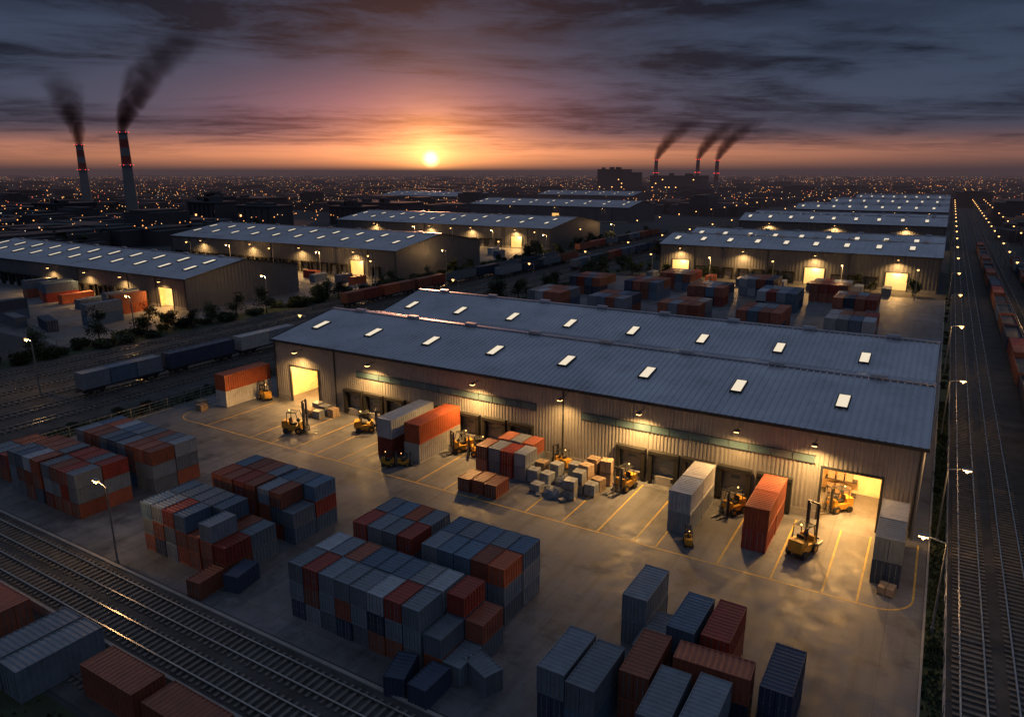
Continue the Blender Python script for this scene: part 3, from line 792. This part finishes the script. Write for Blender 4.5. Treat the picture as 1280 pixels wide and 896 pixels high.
def gau(wx,z0,wz,x0=0):
    a=Mt('DIVIDE',Mt('SUBTRACT',sx,x0),wx); c=Mt('DIVIDE',Mt('SUBTRACT',Z,z0),wz)
    return Mt('MULTIPLY',Mt('EXPONENT',Mt('MULTIPLY',Mt('ADD',Mt('MULTIPLY',a,a),Mt('MULTIPLY',c,c)),-1)),front)
def ramp(fac,els):
    q=N.new('ShaderNodeValToRGB'); L.new(fac,q.inputs[0]); e=q.color_ramp.elements
    e[0].position=els[0][0]; e[0].color=(*els[0][1],1); e[1].position=els[-1][0]; e[1].color=(*els[-1][1],1)
    for p,c in els[1:-1]: k=e.new(p); k.color=(*c,1)
    return q.outputs[0]
def scale(col,v):
    q=N.new('ShaderNodeVectorMath'); q.operation='SCALE'
    if isinstance(col,tuple): q.inputs[0].default_value=col
    else: L.new(col,q.inputs[0])
    if isinstance(v,(int,float)): q.inputs['Scale'].default_value=v
    else: L.new(v,q.inputs['Scale'])
    return q.outputs[0]
def add(a,b_):
    q=N.new('ShaderNodeVectorMath'); q.operation='ADD'; L.new(a,q.inputs[0]); L.new(b_,q.inputs[1]); return q.outputs[0]
def mix(f,a,b_):
    q=N.new('ShaderNodeMixRGB'); L.new(f,q.inputs[0]); L.new(a,q.inputs[1]); L.new(b_,q.inputs[2]); return q.outputs[0]
def mr(v,a,b_,c=0,d=1):
    q=N.new('ShaderNodeMapRange'); q.interpolation_type='SMOOTHSTEP'; L.new(v,q.inputs[0])
    for i,k in enumerate((a,b_,c,d)): q.inputs[i+1].default_value=k
    return q.outputs[0]
zc=Mt('MAXIMUM',Z,0)
den=Mt('ADD',zc,.06)
cb=N.new('ShaderNodeCombineXYZ'); L.new(Mt('MULTIPLY',Mt('DIVIDE',sx,den),.66),cb.inputs[0]); L.new(Mt('DIVIDE',sf,den),cb.inputs[1])
def noise(sc,det,rough,dist=0,off=(0,0,0)):
    mp=N.new('ShaderNodeMapping'); mp.inputs['Location'].default_value=off; mp.inputs['Rotation'].default_value=(0,0,radians(12)); L.new(cb.outputs[0],mp.inputs[0])
    q=N.new('ShaderNodeTexNoise'); q.inputs['Scale'].default_value=sc; q.inputs['Detail'].default_value=det; q.inputs['Roughness'].default_value=rough
    q.inputs['Distortion'].default_value=dist; L.new(mp.outputs[0],q.inputs['Vector']); return q.outputs['Fac']
n1=noise(.50,9,.62,.4,(7,1.5,0)); n2=noise(1.7,8,.66,.5,(5,3,0)); n3=noise(4.0,6,.65,.3,(1,9,0))
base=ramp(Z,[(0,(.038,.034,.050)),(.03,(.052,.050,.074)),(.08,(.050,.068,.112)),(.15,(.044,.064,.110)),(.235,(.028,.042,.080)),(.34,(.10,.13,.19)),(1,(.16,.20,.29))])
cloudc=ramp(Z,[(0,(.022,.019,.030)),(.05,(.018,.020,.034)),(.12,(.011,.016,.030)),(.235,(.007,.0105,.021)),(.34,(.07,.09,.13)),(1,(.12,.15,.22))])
wide=gau(.42,.0,.085); band=gau(.50,.020,.019); band2=gau(.95,.026,.015); pink=gau(.21,.070,.050,-.03); tight=gau(.12,.032,.034)
ang=Mt('SQRT',Mt('ADD',Mt('MULTIPLY',sx,sx),Mt('MULTIPLY',Mt('SUBTRACT',Z,.017),Mt('SUBTRACT',Z,.017))))
disk=Mt('MULTIPLY',mr(ang,.002,.014,1,0),front)
halo=Mt('MULTIPLY',Mt('EXPONENT',Mt('DIVIDE',ang,-.024)),front)
halo2=Mt('MULTIPLY',Mt('EXPONENT',Mt('DIVIDE',ang,-.09)),front)
clear=add(add(add(base,scale((.09,.034,.024),wide)),scale((.24,.085,.040),band2)),add(scale((.60,.20,.04),band),add(scale((.25,.060,.050),pink),scale((.80,.30,.06),tight))))
cloud=add(cloudc,add(add(scale((.026,.009,.008),wide),scale((.07,.022,.014),band2)),add(scale((.085,.016,.018),pink),scale((.28,.065,.018),tight))))
m1=mr(n1,.40,.57); m2=mr(n2,.34,.62,.25,1); m3=mr(n3,.3,.7,.75,1)
hz=mr(Z,.010,.055,.12,1)
mask=Mt('MULTIPLY',Mt('MULTIPLY',Mt('MULTIPLY',m1,m2),m3),hz)
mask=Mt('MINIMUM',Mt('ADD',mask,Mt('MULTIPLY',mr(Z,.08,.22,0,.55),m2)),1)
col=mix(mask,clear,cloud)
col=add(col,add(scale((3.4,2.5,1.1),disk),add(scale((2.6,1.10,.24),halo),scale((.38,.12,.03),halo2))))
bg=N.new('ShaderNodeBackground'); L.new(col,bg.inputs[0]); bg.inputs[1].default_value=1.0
st=N.new('ShaderNodeTexSky'); st.sky_type='NISHITA'; st.sun_disc=False; st.sun_elevation=radians(1.0); st.sun_rotation=radians(-37.2)
bg2=N.new('ShaderNodeBackground'); L.new(st.outputs[0],bg2.inputs[0]); bg2.inputs[1].default_value=.001
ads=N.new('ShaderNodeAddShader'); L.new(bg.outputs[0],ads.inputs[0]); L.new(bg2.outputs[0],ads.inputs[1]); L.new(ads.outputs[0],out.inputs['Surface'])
sd=bpy.data.lights.new('sun','SUN'); sd.energy=.9; sd.angle=radians(2); sd.color=(1,.42,.22)
so=bpy.data.objects.new('sun',sd); COL.objects.link(so)
d=-(sunh*cos(radians(3.5))+Vector((0,0,sin(radians(3.5)))))
so.rotation_euler=d.to_track_quat('-Z','Y').to_euler()

# ------------------------------------------------------------------ camera
cd=bpy.data.cameras.new('camera'); cd.sensor_width=36; cd.lens=25.09; cd.clip_end=30000; cd.clip_start=.5
co=bpy.data.objects.new('camera',cd); COL.objects.link(co); co.location=(0,0,36)
co.rotation_euler=(radians(90-14.6),0,radians(30.9)); scene.camera=co
